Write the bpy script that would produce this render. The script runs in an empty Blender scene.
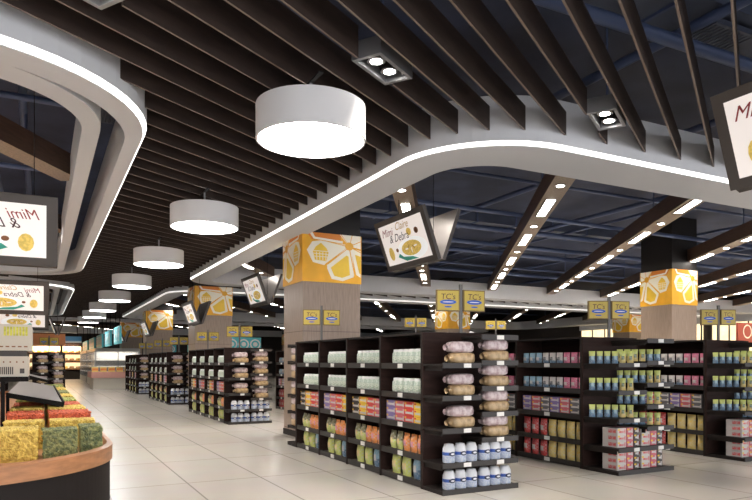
import bpy, math, random
from mathutils import Vector, Matrix
random.seed(7)
S = bpy.context.scene
COL = S.collection
PI = math.pi
# ------------------------------------------------------------------ camera, world, exposure
TH = math.atan2(376-40, 648.0)
cd = bpy.data.cameras.new('camera'); cam = bpy.data.objects.new('camera', cd); COL.objects.link(cam)
cam.location = (0, 0, 1.5); cam.rotation_euler = (PI/2, 0, -TH)
cd.sensor_width = 36; cd.lens = 36*648/752.0; cd.shift_y = (362-250)/752.0; cd.clip_end = 300; cd.clip_start = .05
S.camera = cam
W = bpy.data.worlds.new('world'); S.world = W; W.use_nodes = True
W.node_tree.nodes['Background'].inputs[0].default_value = (0.95, 0.96, 1.0, 1)
W.node_tree.nodes['Background'].inputs[1].default_value = 1.6
S.view_settings.view_transform = 'Standard'; S.view_settings.look = 'None'
S.view_settings.gamma = 1; S.view_settings.use_curve_mapping = False
S.view_settings.exposure = 1.2

# ------------------------------------------------------------------ materials
MATS = {}
def mat(name, col, rough=.6, metal=0, emit=None, es=0, noise=0, nscale=8, stretch=None, bump=0, spec=.5, col2=None, alpha=1, trans=0):
    if name in MATS: return MATS[name]
    m = bpy.data.materials.new(name); m.use_nodes = True
    nt = m.node_tree; b = nt.nodes['Principled BSDF']
    b.inputs['Base Color'].default_value = (*col, 1); b.inputs['Roughness'].default_value = rough
    b.inputs['Metallic'].default_value = metal; b.inputs['Specular IOR Level'].default_value = spec
    if trans: b.inputs['Transmission Weight'].default_value = trans
    if alpha < 1: b.inputs['Alpha'].default_value = alpha
    if emit: b.inputs['Emission Color'].default_value = (*emit, 1); b.inputs['Emission Strength'].default_value = es
    if noise or col2:
        tc = nt.nodes.new('ShaderNodeTexCoord'); mp = nt.nodes.new('ShaderNodeMapping'); n = nt.nodes.new('ShaderNodeTexNoise')
        r = nt.nodes.new('ShaderNodeValToRGB')
        n.inputs['Scale'].default_value = nscale; n.inputs['Detail'].default_value = 4
        if stretch: mp.inputs['Scale'].default_value = stretch
        c2 = col2 or tuple(max(0, c*(1-noise)) for c in col)
        r.color_ramp.elements[0].position = .38; r.color_ramp.elements[1].position = .62
        r.color_ramp.elements[0].color = (*c2, 1); r.color_ramp.elements[1].color = (*col, 1)
        nt.links.new(tc.outputs['Object'], mp.inputs[0]); nt.links.new(mp.outputs[0], n.inputs['Vector'])
        nt.links.new(n.outputs['Fac'], r.inputs[0]); nt.links.new(r.outputs[0], b.inputs['Base Color'])
        if bump:
            bp = nt.nodes.new('ShaderNodeBump'); bp.inputs['Strength'].default_value = bump
            nt.links.new(n.outputs['Fac'], bp.inputs['Height']); nt.links.new(bp.outputs[0], b.inputs['Normal'])
    MATS[name] = m; return m
M = MATS
mat('slat_side', (.043, .027, .021), .6, noise=.3, nscale=3, stretch=(1, 1, 6))
mat('slat_edge', (.17, .125, .10), .5)
mat('plaster', (.61, .62, .65), .7)
mat('led', (1, 1, 1), .5, emit=(1, .97, .93), es=1.0)
mat('led_dim', (1, 1, 1), .5, emit=(1, .97, .93), es=.35)
mat('navy', (.040, .055, .115), .7, noise=.4, nscale=1.2)
mat('pipe_navy', (.075, .105, .21), .45)
mat('duct_grey', (.09, .11, .17), .5, noise=.25, nscale=2)
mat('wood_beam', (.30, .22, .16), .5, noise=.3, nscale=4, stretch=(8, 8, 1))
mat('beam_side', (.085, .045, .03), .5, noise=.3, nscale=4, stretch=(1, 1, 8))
mat('panel_light', (1, 1, 1), .5, emit=(1, .93, .84), es=14)
mat('drum_side', (.74, .73, .74), .6)
mat('drum_face', (1, 1, 1), .5, emit=(1, .97, .94), es=12)
mat('spot_face', (1, 1, 1), .5, emit=(1, .96, .9), es=16)
mat('metal_grey', (.28, .28, .29), .4, .6)
mat('black_metal', (.008, .007, .007), .7, spec=.2)
mat('shelf_dark', (.020, .014, .012), .6, spec=.25, noise=.3, nscale=5)
mat('shelf_brown', (.030, .014, .011), .65, spec=.2, noise=.3, nscale=4, stretch=(1, 1, 6))
mat('shelf_lip', (.030, .025, .023), .5)
mat('shelf_top', (.17, .14, .12), .35)
mat('tag_white', (.8, .78, .74), .5)
mat('col_wood', (.34, .255, .20), .35, col2=(.28, .205, .155), nscale=6, stretch=(6, 6, .5))
mat('seam', (.16, .11, .09), .6)
mat('col_black', (.012, .010, .010), .6)
mat('orange', (1, .50, .025), .4, noise=.15, nscale=2)
mat('deep_orange', (.80, .25, .02), .4)
mat('yellow', (1, .66, .05), .4, noise=.12, nscale=3)
mat('cream', (1, .92, .76), .4)
mat('teal', (.10, .55, .62), .4); mat('teal_dark', (.01, .10, .14), .5)
mat('white', (.82, .82, .80), .5)
mat('frame_grey', (.07, .06, .055), .5)
mat('back_silver', (.22, .20, .19), .35, .5)
mat('poster', (.75, .68, .64), .5, emit=(1, .93, .89), es=.22)
mat('ink', (.06, .015, .02), .6); mat('ink_red', (.30, .03, .03), .6); mat('ink_gold', (.55, .33, .08), .6)
mat('noodle', (.85, .62, .15), .6, emit=(.8, .55, .12), es=.12, noise=.3, nscale=30); mat('teal_cloth', (.05, .42, .30), .6)
mat('cookie', (.25, .10, .04), .6); mat('plate', (.82, .82, .8), .4, emit=(1, 1, 1), es=.2)
mat('sign_yellow', (.52, .38, .05), .4); mat('sign_frame', (.20, .13, .03), .5); mat('blue_ink', (.03, .10, .45), .5)
mat('pole_grey', (.12, .11, .10), .4)
mat('counter_wood', (.48, .22, .10), .4, noise=.25, nscale=5, stretch=(1, 1, 5)); mat('counter_dark', (.016, .012, .011), .6, spec=.2)
mat('box_beige', (.62, .58, .50), .5)

def setting_floor():
    m = bpy.data.materials.new('floor_tile'); m.use_nodes = True; nt = m.node_tree; b = nt.nodes['Principled BSDF']
    tc = nt.nodes.new('ShaderNodeTexCoord'); mp = nt.nodes.new('ShaderNodeMapping'); br = nt.nodes.new('ShaderNodeTexBrick')
    mp.inputs['Location'].default_value = (-1.62, -8.2, 0)
    br.offset = 0; br.inputs['Scale'].default_value = 1; br.inputs['Brick Width'].default_value = .93; br.inputs['Row Height'].default_value = 1.86
    br.inputs['Mortar Size'].default_value = .011; br.inputs['Color1'].default_value = (.71, .655, .585, 1); br.inputs['Color2'].default_value = (.65, .60, .535, 1)
    br.inputs['Mortar'].default_value = (.40, .37, .33, 1)
    n = nt.nodes.new('ShaderNodeTexNoise'); n.inputs['Scale'].default_value = 1.5; n.inputs['Detail'].default_value = 6
    mx = nt.nodes.new('ShaderNodeMix'); mx.data_type = 'RGBA'; mx.blend_type = 'MULTIPLY'; mx.inputs[0].default_value = .12
    nt.links.new(tc.outputs['Object'], mp.inputs[0]); nt.links.new(mp.outputs[0], br.inputs['Vector'])
    nt.links.new(tc.outputs['Object'], n.inputs['Vector'])
    nt.links.new(br.outputs['Color'], mx.inputs[6]); nt.links.new(n.outputs['Color'], mx.inputs[7])
    nt.links.new(mx.outputs[2], b.inputs['Base Color'])
    b.inputs['Roughness'].default_value = .22; b.inputs['Specular IOR Level'].default_value = .4
    MATS['floor_tile'] = m
setting_floor()

# ------------------------------------------------------------------ mesh builder
class MB:
    def __init__(s): s.v = []; s.f = []; s.m = []; s.names = []; s.smooth = []
    def mi(s, n):
        if n not in s.names: s.names.append(n)
        return s.names.index(n)
    def face(s, pts, m, sm=False):
        k = len(s.v); s.v += [tuple(p) for p in pts]; s.f.append(tuple(range(k, k+len(pts)))); s.m.append(s.mi(m)); s.smooth.append(sm)
    def box(s, x0, x1, y0, y1, z0, z1, m, T=None, mats=None):
        P = [(x0, y0, z0), (x1, y0, z0), (x1, y1, z0), (x0, y1, z0), (x0, y0, z1), (x1, y0, z1), (x1, y1, z1), (x0, y1, z1)]
        if T: P = [tuple(T @ Vector(p)) for p in P]
        k = len(s.v); s.v += P
        F = {'bot': (0, 3, 2, 1), 'top': (4, 5, 6, 7), 'front': (0, 1, 5, 4), 'back': (2, 3, 7, 6), 'left': (3, 0, 4, 7), 'right': (1, 2, 6, 5)}
        for n, q in F.items():
            s.f.append(tuple(k+i for i in q)); s.m.append(s.mi((mats or {}).get(n, m))); s.smooth.append(False)
        return s
    def grid(s, rows, m, closed_u=False, sm=True, mf=None):   # rows: list of rings of points
        k = len(s.v); n = len(rows[0])
        for r in rows: s.v += [tuple(p) for p in r]
        for i in range(len(rows)-1):
            for j in range(n if closed_u else n-1):
                j2 = (j+1) % n
                s.f.append((k+i*n+j, k+i*n+j2, k+(i+1)*n+j2, k+(i+1)*n+j))
                s.m.append(s.mi(mf(i, j) if mf else m)); s.smooth.append(sm)
        return s
    def lathe(s, prof, m, seg=16, c=(0, 0, 0), mats=None, cap=True, sx=1, sy=1, sm=True):
        rows = [[(c[0]+r*sx*math.cos(2*PI*j/seg), c[1]+r*sy*math.sin(2*PI*j/seg), c[2]+zz) for j in range(seg)] for r, zz in prof]
        s.grid(rows, m, True, sm, (lambda i, j: mats[i]) if mats else None)
        if cap:
            s.face(rows[0][::-1], mats[0] if mats else m); s.face(rows[-1], mats[-1] if mats else m)
        return s
    def tube(s, a, b, r, m, seg=8):
        a = Vector(a); b = Vector(b); d = (b-a).normalized()
        u = d.orthogonal().normalized(); w = d.cross(u)
        ra = [tuple(a+u*r*math.cos(2*PI*j/seg)+w*r*math.sin(2*PI*j/seg)) for j in range(seg)]
        rb = [tuple(b+u*r*math.cos(2*PI*j/seg)+w*r*math.sin(2*PI*j/seg)) for j in range(seg)]
        s.grid([ra, rb], m, True); s.face(ra[::-1], m); s.face(rb, m); return s
    def blob(s, c, rx, ry, rz, m, e=1.0, nu=12, nv=8, jit=0, T=None):   # superellipsoid
        sp = lambda a, p: math.copysign(abs(a)**p, a)
        rows = []
        for i in range(nv+1):
            ph = -PI/2+PI*i/nv; row = []
            for j in range(nu):
                th = 2*PI*j/nu; k = 1+random.uniform(-jit, jit)
                p = Vector((rx*k*sp(math.cos(ph), e)*sp(math.cos(th), e), ry*k*sp(math.cos(ph), e)*sp(math.sin(th), e), rz*sp(math.sin(ph), e)))
                if T: p = T @ p
                row.append((c[0]+p.x, c[1]+p.y, c[2]+p.z))
            rows.append(row)
        return s.grid(rows, m, True)
    def mesh(s, name):
        me = bpy.data.meshes.new(name); me.from_pydata(s.v, [], s.f)
        for n in s.names: me.materials.append(MATS[n])
        me.polygons.foreach_set('material_index', s.m); me.polygons.foreach_set('use_smooth', s.smooth); me.update(); return me
    def build(s, name, parent=None, loc=(0, 0, 0), rz=0):
        o = bpy.data.objects.new(name, s.mesh(name)); COL.objects.link(o); o.location = loc; o.rotation_euler = (0, 0, rz)
        if parent: o.parent = parent
        return o
def tag(o, label=None, cat=None, group=None, kind=None):
    if label:
        n = len(label.replace(',', ' ').split()); assert 4 <= n <= 17, (n, label)
        o['label'] = label
    if cat: o['category'] = cat
    if group: o['group'] = group
    if kind: o['kind'] = kind
    return o
def empty(name, loc=(0, 0, 0), rz=0):
    o = bpy.data.objects.new(name, None); COL.objects.link(o); o.location = loc; o.rotation_euler = (0, 0, rz); o.empty_display_size = .1; return o
def copy_tree(o, parent=None):
    c = o.copy(); COL.objects.link(c); c.parent = parent
    for ch in [q for q in KIDS.get(o.name, [])]: copy_tree(ch, c)
    return c
KIDS = {}
def kid(parent, child): KIDS.setdefault(parent.name, []).append(child); child.parent = parent; return child
class Proto:
    def __init__(s, fn, cat, group): s.fn = fn; s.o = None; s.cat = cat; s.group = group
    def place(s, x, y, z, rz=0, label=None, sc=1, rx=0):
        if s.o is None: s.o = s.fn(); o = s.o
        else: o = copy_tree(s.o)
        o.location = (x, y, z); o.rotation_euler = (rx, 0, rz); o.scale = (sc, sc, sc)
        tag(o, label, s.cat, s.group); return o
def text_mesh(txt, size, m, shear=.3, mirror=False, xy=(0, 0), y=0, mb=None, align='LEFT', rot=0):
    c = bpy.data.curves.new('t', 'FONT'); c.body = txt; c.size = size; c.shear = shear; c.align_x = align; c.resolution_u = 3
    o = bpy.data.objects.new('t', c); COL.objects.link(o)
    bpy.context.view_layer.update()
    me = bpy.data.meshes.new_from_object(o.evaluated_get(bpy.context.evaluated_depsgraph_get()))
    k = len(mb.v); sg = -1 if mirror else 1; cr, sr = math.cos(rot), math.sin(rot)
    for v in me.vertices:
        px, pz = v.co.x*cr-v.co.y*sr, v.co.x*sr+v.co.y*cr
        mb.v.append((sg*(xy[0]+px), y, xy[1]+pz))
    for p in me.polygons:
        vs = [k+i for i in p.vertices]
        mb.f.append(tuple(vs[::-1] if mirror else vs)); mb.m.append(mb.mi(m)); mb.smooth.append(False)
    bpy.data.objects.remove(o); bpy.data.curves.remove(c); bpy.data.meshes.remove(me)
def ell(cx, cy, rx, ry, n=24, rot=0):
    out = []
    for j in range(n):
        a = 2*PI*j/n; x, y = rx*math.cos(a), ry*math.sin(a)
        out.append((cx+x*math.cos(rot)-y*math.sin(rot), cy+x*math.sin(rot)+y*math.cos(rot)))
    return out
def clip_poly(poly, x0, x1, y0, y1):
    def cl(P, ins, inter):
        out = []
        for i in range(len(P)):
            a, b = P[i-1], P[i]
            if ins(b):
                if not ins(a): out.append(inter(a, b))
                out.append(b)
            elif ins(a): out.append(inter(a, b))
        return out
    def ix(v): return lambda a, b: (v, a[1]+(b[1]-a[1])*(v-a[0])/(b[0]-a[0]))
    def iy(v): return lambda a, b: (a[0]+(b[0]-a[0])*(v-a[1])/(b[1]-a[1]), v)
    for ins, it in ((lambda p: p[0] >= x0, ix(x0)), (lambda p: p[0] <= x1, ix(x1)), (lambda p: p[1] >= y0, iy(y0)), (lambda p: p[1] <= y1, iy(y1))):
        if not poly: return poly
        poly = cl(poly, ins, it)
    return poly

# ------------------------------------------------------------------ the setting
XL, XR, YN, YF, ZC = -10.0, 34.0, -6.0, 66.0, 5.5
tag(MB().box(XL, XR, YN, YF, -.1, 0, 'floor_tile').build('floor'), 'glossy beige floor of large square stone tiles', kind='structure')
tag(MB().box(XL, XR, YN, YF, ZC, ZC+.1, 'navy').build('ceiling'), 'dark navy ceiling slab above slats and pipes', kind='structure')
mat('wall_dark', (.035, .027, .025), .7, noise=.3, nscale=.6)
tag(MB().box(XL, XR, YF, YF+.2, 0, ZC, 'wall_dark').build('wall_back'), 'dark far wall of the shop', kind='structure')
tag(MB().box(XR, XR+.2, YN, YF, 0, ZC, 'wall_dark').build('wall_right'), 'dark right wall with lit shop windows', kind='structure')
tag(MB().box(XL-.2, XL, YN, YF, 0, ZC, 'wall_dark').build('wall_left'), 'dark left wall of the shop', kind='structure')
# openings: outer (x0,x1,y0,y1,r), inner (x0,x1,y0,y1,r)
OPEN = [((4.04, 33.4, 5.75, 21.3, 1.4), (4.65, 32.6, 6.60, 20.5, .75)),
        ((-9.4, 1.05, 5.72, 21.3, 1.95), (-8.6, .40, 6.50, 20.5, 1.2)),
        ((4.08, 33.4, 23.3, 40, 1.4), (4.7, 32.6, 24.1, 39.2, .75)),
        ((-9.4, 1.08, 23.3, 40, 1.95), (-8.6, .45, 24.1, 39.2, 1.2)),
        ((-9.4, 33.4, 43, 62, 1.4), (-8.6, 32.6, 43.8, 61.2, .75))]
def rrect(x0, x1, y0, y1, r, n=14):
    out = []
    for cx, cy, a0 in ((x1-r, y0+r, -PI/2), (x1-r, y1-r, 0), (x0+r, y1-r, PI/2), (x0+r, y0+r, PI)):
        out += [(cx+r*math.cos(a0+PI/2*i/n), cy+r*math.sin(a0+PI/2*i/n)) for i in range(n+1)]
    return out
def inside(p, R, grow=0):
    x0, x1, y0, y1, r = R; x0 -= grow; x1 += grow; y0 -= grow; y1 += grow
    if not (x0 < p[0] < x1 and y0 < p[1] < y1): return False
    cx = min(max(p[0], x0+r), x1-r); cy = min(max(p[1], y0+r), y1-r)
    return (p[0]-cx)**2+(p[1]-cy)**2 < r*r
def ring(name, outer, inner, prof, label):
    a, b = rrect(*outer), rrect(*inner); mb = MB()
    rows = [[(p[0]+(q[0]-p[0])*t, p[1]+(q[1]-p[1])*t, z) for p, q in zip(a, b)] for t, z, _ in prof]
    ms = [m for _, _, m in prof]
    mb.grid(rows, 'plaster', True, False, lambda i, j: ms[i])
    return tag(mb.build(name), label, kind='structure')
ZT = 4.47
PR = lambda w: [(0, ZT, 'plaster'), (0, 4.05, 'led'), (.035/w, 4.008, 'plaster'), (.035/w, 4.0, 'plaster'), (1, 4.0, 'plaster'), (1, ZT+.1, 'plaster'), (0, ZT+.1, 'plaster'), (0, ZT, 'plaster')]
k = 1
for i, (o, n) in enumerate(OPEN):
    if i in (1, 3):
        x0, x1, y0, y1, r = o
        ring('trim_%d' % k, o, (x0+.20, x1-.20, y0+.42, y1-.42, r-.20), PR(.2), 'white curved ceiling bulkhead with a glowing light line, aisle edge of left opening'); k += 1
        ring('trim_%d' % k, (x0+.47, x1-.47, y0+.40, y1-.40, r-.47), n, [(0, ZT, 'plaster'), (0, 4.003, 'plaster'), (1, 4.003, 'plaster'), (1, ZT+.1, 'plaster'), (0, ZT+.1, 'plaster'), (0, ZT, 'plaster')], 'inner white curved ceiling band behind the glowing bulkhead of left opening'); k += 1
    else:
        ring('trim_%d' % k, o, n, [(t_, z_, ('led_dim' if i == 2 else 'plaster') if (m_ == 'led' and i > 1) else m_) for t_, z_, m_ in PR(.6)], 'white curved ceiling bulkhead with a glowing light line around right opening'); k += 1
# drums, downlight boxes (holes in the slats)
DRUMS = [(2.29, y) for y in (-3.3, 1.2, 5.76, 10.25, 14.65, 19.3, 24.0, 28.8, 33.4, 38)]
SD = Vector((math.sin(math.radians(57.9)), math.cos(math.radians(57.9)), 0)); SN = Vector((-SD.y, SD.x, 0))
def unproj(px, py, z):
    d = 648*(z-1.5)/(362-py); l = (px-376)/648*d; s, c = math.sin(TH), math.cos(TH)
    return (d*s+l*c, d*c-l*s)
BOXES = [unproj(383, 71, 4.17), unproj(607, 121, 4.17), unproj(78, -14, 4.17), (-4, 4.2), (9.5, 3.2), (5.6, 2.2), (12.3, 2.0)]  # last two are unseen, added to light the near right floor
def blocked(p):
    for o, n in OPEN:
        if inside(p, o, -.01): return True
    for b in BOXES:
        q = Vector((p[0]-b[0], p[1]-b[1], 0))
        if abs(q.dot(SD)) < .32 and abs(q.dot(SN)) < .17: return True
    return not (XL+.05 < p[0] < XR-.05 and YN < p[1] < YF-.05)
P0 = Vector((*unproj(713.5, 167.5, 4.17), 0)).dot(SN)
mb = MB(); step = .04
for i in range(-100, 180):
    off = P0+i*.358; start = None; t = -20.0
    pts = []
    while t < 75:
        p = SD*t+SN*off; bl = blocked(p)
        if not bl and start is None: start = t
        if bl and start is not None:
            if t-start > .12: pts.append((start, t-step))
            start = None
        t += step if (p.y < 24 and p.y > -6.2) else step*2
    for a, b in pts:
        T = Matrix.Translation(SN*off) @ Matrix(((SD.x, SN.x, 0, 0), (SD.y, SN.y, 0, 0), (0, 0, 1, 0), (0, 0, 0, 1)))
        mb.box(a-.02, b+.02, -.010, .010, 4.17, 4.45, 'slat_side', T, {'bot': 'slat_edge'})
tag(mb.build('ceiling'), 'suspended ceiling of deep dark brown diagonal slats with thin pale edges', kind='structure')
# lit shop windows in the right wall and far bulkhead
mat('shop_glow', (.9, .75, .5), .5, emit=(1, .78, .45), es=.7, noise=.6, nscale=1.3)
wn = 1
for y in (9.5, 14.5, 19.5, 24.5, 29.5):
    m_ = MB().box(XR-.12, XR-.02, y, y+4.4, 1.9, 3.7, 'shop_glow')
    for q in (0, 1.1, 2.2, 3.3, 4.36): m_.box(XR-.18, XR-.11, y+q, y+q+.06, 1.9, 3.7, 'frame_grey')
    m_.box(XR-.2, XR-.02, y-.1, y+4.5, 3.7, 4.3, 'plaster')
    tag(m_.build('window_%d' % wn), 'warm lit shop window in the far right wall', kind='structure'); wn += 1

# ------------------------------------------------------------------ pipes and ducts in the dark ceiling void
def pipe(a, b, r, label, m='pipe_navy'):
    tag(MB().tube(a, b, r, m).build('ceiling_pipe'), label, 'pipe', 'pipes in the dark ceiling void')
rnd = random.Random(3)
YS = [4.6, 7.6, 8.0, 9.9, 11.5, 11.9, 13.6, 15.5, 16.0, 18.4, 20.1, 24.8, 27.5, 30.2, 33.5, 37]
for i, y in enumerate(YS):
    pipe((3.0, y, 4.85+.05*(i % 4)), (33, y+rnd.uniform(-.6, .6), 4.85+.05*(i % 4)), rnd.choice((.035, .05, .07)), 'dark blue pipe crossing the void over the right opening, %s in depth order from camera' % ['nearest', 'second', 'third', 'fourth', 'fifth', 'sixth', 'seventh', 'eighth', 'ninth', 'tenth', 'eleventh', 'twelfth', 'thirteenth', 'fourteenth', 'fifteenth', 'sixteenth'][i])
for i, x in enumerate((6.2, 9.0, 12.4, 12.8, 16.5, 20.3, 25)):
    pipe((x, -4, 5.08+.04*(i % 3)), (x+rnd.uniform(-.5, .5), 39, 5.08+.04*(i % 3)), rnd.choice((.04, .06)), 'dark blue pipe running away from camera above the right opening, %s from the aisle' % ['nearest', 'second', 'third', 'fourth', 'fifth', 'sixth', 'seventh'][i])
for i, x in enumerate((-.2, -.7, -2.4, -4.5)):
    pipe((x, -4, 4.95), (x, 39, 4.95), .05, 'dark blue pipe running away above the left opening, %s from the aisle' % ['nearest', 'second', 'third', 'fourth'][i])
for i, y in enumerate((8.4, 9.2, 12.5, 16.5)):
    pipe((-9, y, 4.8), (.5, y, 4.8), .045, 'dark blue pipe crossing the void over the left opening, %s from camera' % ['nearest', 'second', 'third', 'fourth'][i])
def duct(x0, x1, y0, y1, z0, z1, label):
    m_ = MB().box(x0, x1, y0, y1, z0, z1, 'duct_grey')
    L = (x1-x0) > (y1-y0); n = int(max(x1-x0, y1-y0)/1.3)
    for q in range(1, n):
        if L: m_.box(x0+q*1.3-.02, x0+q*1.3+.02, y0-.03, y1+.03, z0-.03, z1+.02, 'pipe_navy')
        else: m_.box(x0-.03, x1+.03, y0+q*1.3-.02, y0+q*1.3+.02, z0-.03, z1+.02, 'pipe_navy')
    tag(m_.build('air_duct'), label, 'duct', 'air ducts in the ceiling void')
duct(4.5, 30, 4.3, 5.0, 5.2, 5.44, 'long dark grey air duct above the nearest slats')
duct(5.0, 30, 13.9, 14.8, 5.2, 5.44, 'dark grey air duct crossing over the middle of the right opening')
duct(2.9, 3.8, 3.6, 4.2, 4.8, 5.2, 'short dark duct box above the slats over the aisle')
duct(-1.9, -1.2, -3, 35, 5.2, 5.44, 'dark grey air duct running away above the left opening')
def vent(px, py, w, label):
    x, y = unproj(px, py, 5.1); r_ = empty('ceiling_vent', (x, y, 5.1)); tag(r_, label, 'vent', 'slatted air vents in the ceiling void')
    f = MB(); f.box(-w, w, -.3, -.26, 0, .06, 'duct_grey'); f.box(-w, w, .26, .3, 0, .06, 'duct_grey'); f.box(-w, -w+.04, -.26, .26, 0, .06, 'duct_grey'); f.box(w-.04, w, -.26, .26, 0, .06, 'duct_grey')
    kid(r_, f.build('frame')); g = MB()
    for q in range(9): g.box(-w+.08+q*(2*w-.16)/8-.02, -w+.08+q*(2*w-.16)/8+.02, -.26, .26, .0, .03, 'duct_grey')
    kid(r_, g.build('grille')); kid(r_, MB().tube((0, 0, .05), (0, 0, .4), .02, 'pipe_navy').build('hanger'))
vent(712, 42, .34, 'slatted air vent behind the slats at upper right')
vent(116, 118, .28, 'small slatted air vent seen in slot of left opening')

# ------------------------------------------------------------------ light beams in the openings
BD = Vector((math.sin(math.radians(33.5)), math.cos(math.radians(33.5)), 0)); BN = Vector((BD.y, -BD.x, 0))
def area(name, loc, sx, sy, power, col, parent, rz=0, shape='RECTANGLE', spread=PI):
    l = bpy.data.lights.new(name, 'AREA'); l.shape = shape; l.size = sx; l.size_y = sy; l.energy = power; l.color = col; l.spread = spread
    o = bpy.data.objects.new(name, l); COL.objects.link(o); o.location = loc; o.rotation_euler = (0, 0, rz); o.parent = parent; return o
T0 = Vector((*unproj(546.7, 208.3, 4.3), 0)).dot(BD)
ORD = ['first', 'second', 'third', 'fourth', 'fifth', 'sixth', 'seventh', 'eighth', 'ninth', 'tenth', 'eleventh', 'twelfth', 'thirteenth', 'fourteenth', 'fifteenth', 'sixteenth', 'seventeenth', 'eighteenth']
bi = 0
for oi, where in ((0, 'near right ceiling opening'), (1, 'near left ceiling opening'), (2, 'second right ceiling opening'), (3, 'second left ceiling opening'), (4, 'farthest wide opening, added for light')):  # beams in the farthest opening are added to brighten the far end
    inn = OPEN[oi][1]; cnt = 0
    for kk in range(-14, 12):
        if oi == 4 and kk % 3: continue
        off = 1.816+2.52*kk; start = end = None; t = -20
        while t < 60:
            p = BD*t+BN*off
            if inside(p, inn, .03):
                if start is None: start = t
                end = t
            t += .05
        if start is None or end-start < 2.5: continue
        cnt += 1; mid = (start+end)/2; L = (end-start)/2
        c = BD*mid+BN*off; rz = math.atan2(BD.y, BD.x)
        root = empty('light_beam', (c.x, c.y, 4.3), rz)
        tag(root, 'brown wooden light beam, %s from the left in the %s' % (ORD[cnt-1], where), 'beam', 'wooden light beams in the ceiling openings')
        kid(root, MB().box(-L, L, -.17, .17, 0, .32, 'beam_side', None, {'bot': 'wood_beam'}).build('housing'))
        kid(root, MB().tube((-L*.6, 0, .32), (-L*.6, 0, ZC-4.3), .015, 'pipe_navy').build('hanger')); kid(root, MB().tube((L*.6, 0, .32), (L*.6, 0, ZC-4.3), .015, 'pipe_navy').build('hanger'))
        n0 = math.ceil((start+.3-T0)/1.55); q = n0
        while T0+q*1.55 < end-.4:
            u = T0+q*1.55-mid
            if q % (2 if oi in (0, 1, 4) else 6) == 0 and abs(u) < L-.7:
                ob = MB().box(u-.6, u+.6, -.075, .075, -.012, 0, 'panel_light').box(u-.64, u+.64, -.1, -.075, -.016, 0, 'metal_grey').box(u-.64, u+.64, .075, .1, -.016, 0, 'metal_grey').build('light_panel'); kid(root, ob)
            elif q % 2:
                ob = MB().lathe([(.085, -.012), (.085, 0)], 'metal_grey', 16, (u, 0, 0)).lathe([(.06, -.016), (.06, -.001)], 'spot_face', 16, (u, 0, 0)).build('downlight'); kid(root, ob)
                if oi < 2:
                    l = bpy.data.lights.new('downlight_beam', 'SPOT'); l.energy = 130; l.color = (1, .94, .86); l.spot_size = math.radians(125); l.spot_blend = .8; l.shadow_soft_size = .12
                    lo = bpy.data.objects.new('downlight_beam', l); COL.objects.link(lo); lo.location = (u, 0, -.03); lo.parent = root
            q += 1

# ------------------------------------------------------------------ drum lamps
def mk_drum():
    r_ = empty('drum_lamp')
    kid(r_, MB().lathe([(.52, 0), (.52, .32)], 'drum_side', 48, cap=False).lathe([(.52, .32), (.05, .321)], 'drum_side', 48, cap=False).lathe([(.52, 0), (.50, .0)], 'drum_side', 48, cap=False).build('shade'))
    kid(r_, MB().lathe([(.502, .004), (.502, .02)], 'drum_face', 48).build('diffuser'))
    kid(r_, MB().tube((0, 0, .321), (0, 0, .56), .015, 'metal_grey').box(-.02, .02, -.26, .26, .553, .569, 'black_metal').build('rod'))
    return r_
drum = Proto(mk_drum, 'ceiling lamp', 'white drum lamps in a line over the aisle')
for i, (x, y) in enumerate(DRUMS):
    if i < 2: lb = 'white drum lamp over the aisle, out of sight behind, number %s' % ('two' if i else 'one')
    else: lb = 'white round drum lamp over the aisle, %s from the camera' % (['largest and nearest'] + ORD[1:])[i-2]
    o = drum.place(x, y, 3.6, 0, lb)
# ------------------------------------------------------------------ twin downlights between slats
def mk_twin():
    r_ = empty('twin_downlight')
    f = MB()
    f.box(-.30, .30, -.15, -.115, 0, .16, 'metal_grey'); f.box(-.30, .30, .115, .15, 0, .16, 'metal_grey')
    f.box(-.30, -.26, -.115, .115, 0, .16, 'metal_grey'); f.box(.26, .30, -.115, .115, 0, .16, 'metal_grey'); f.box(-.26, .26, -.115, .115, .10, .16, 'black_metal')
    kid(r_, f.build('housing'))
    for x in (-.12, .12):
        l = kid(r_, MB().lathe([(.085, .03), (.10, .10)], 'black_metal', 20).lathe([(.085, .03), (.065, .028)], 'metal_grey', 20, cap=False).build('lamp_ring', None, (x, 0, 0)))
        kid(l, MB().lathe([(.055, .026), (.055, .03)], 'spot_face', 20).build('bulb'))
    kid(r_, MB().tube((0, 0, .16), (0, 0, ZC-4.18), .012, 'pipe_navy').build('hanger'))
    l = bpy.data.lights.new('spotlight_beam', 'SPOT'); l.energy = 110; l.color = (1, .94, .86); l.spot_size = math.radians(72); l.spot_blend = .9; l.shadow_soft_size = .1
    lo = bpy.data.objects.new('spotlight_beam', l); COL.objects.link(lo); lo.location = (0, 0, -.02); kid(r_, lo)
    return r_
twin = Proto(mk_twin, 'ceiling spotlight', 'twin spotlights set between the slats')
for b, lb in zip(BOXES, ['beside the largest drum lamp', 'above the curved bulkhead at right', 'at the top left edge', 'far left near the camera', 'far right near the camera', 'unseen right of the camera, added for light', 'unseen at far right, added for light']):
    twin.place(b[0], b[1], 4.18, math.atan2(SD.y, SD.x), 'black twin spotlight box set in the slats ' + lb)

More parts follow.
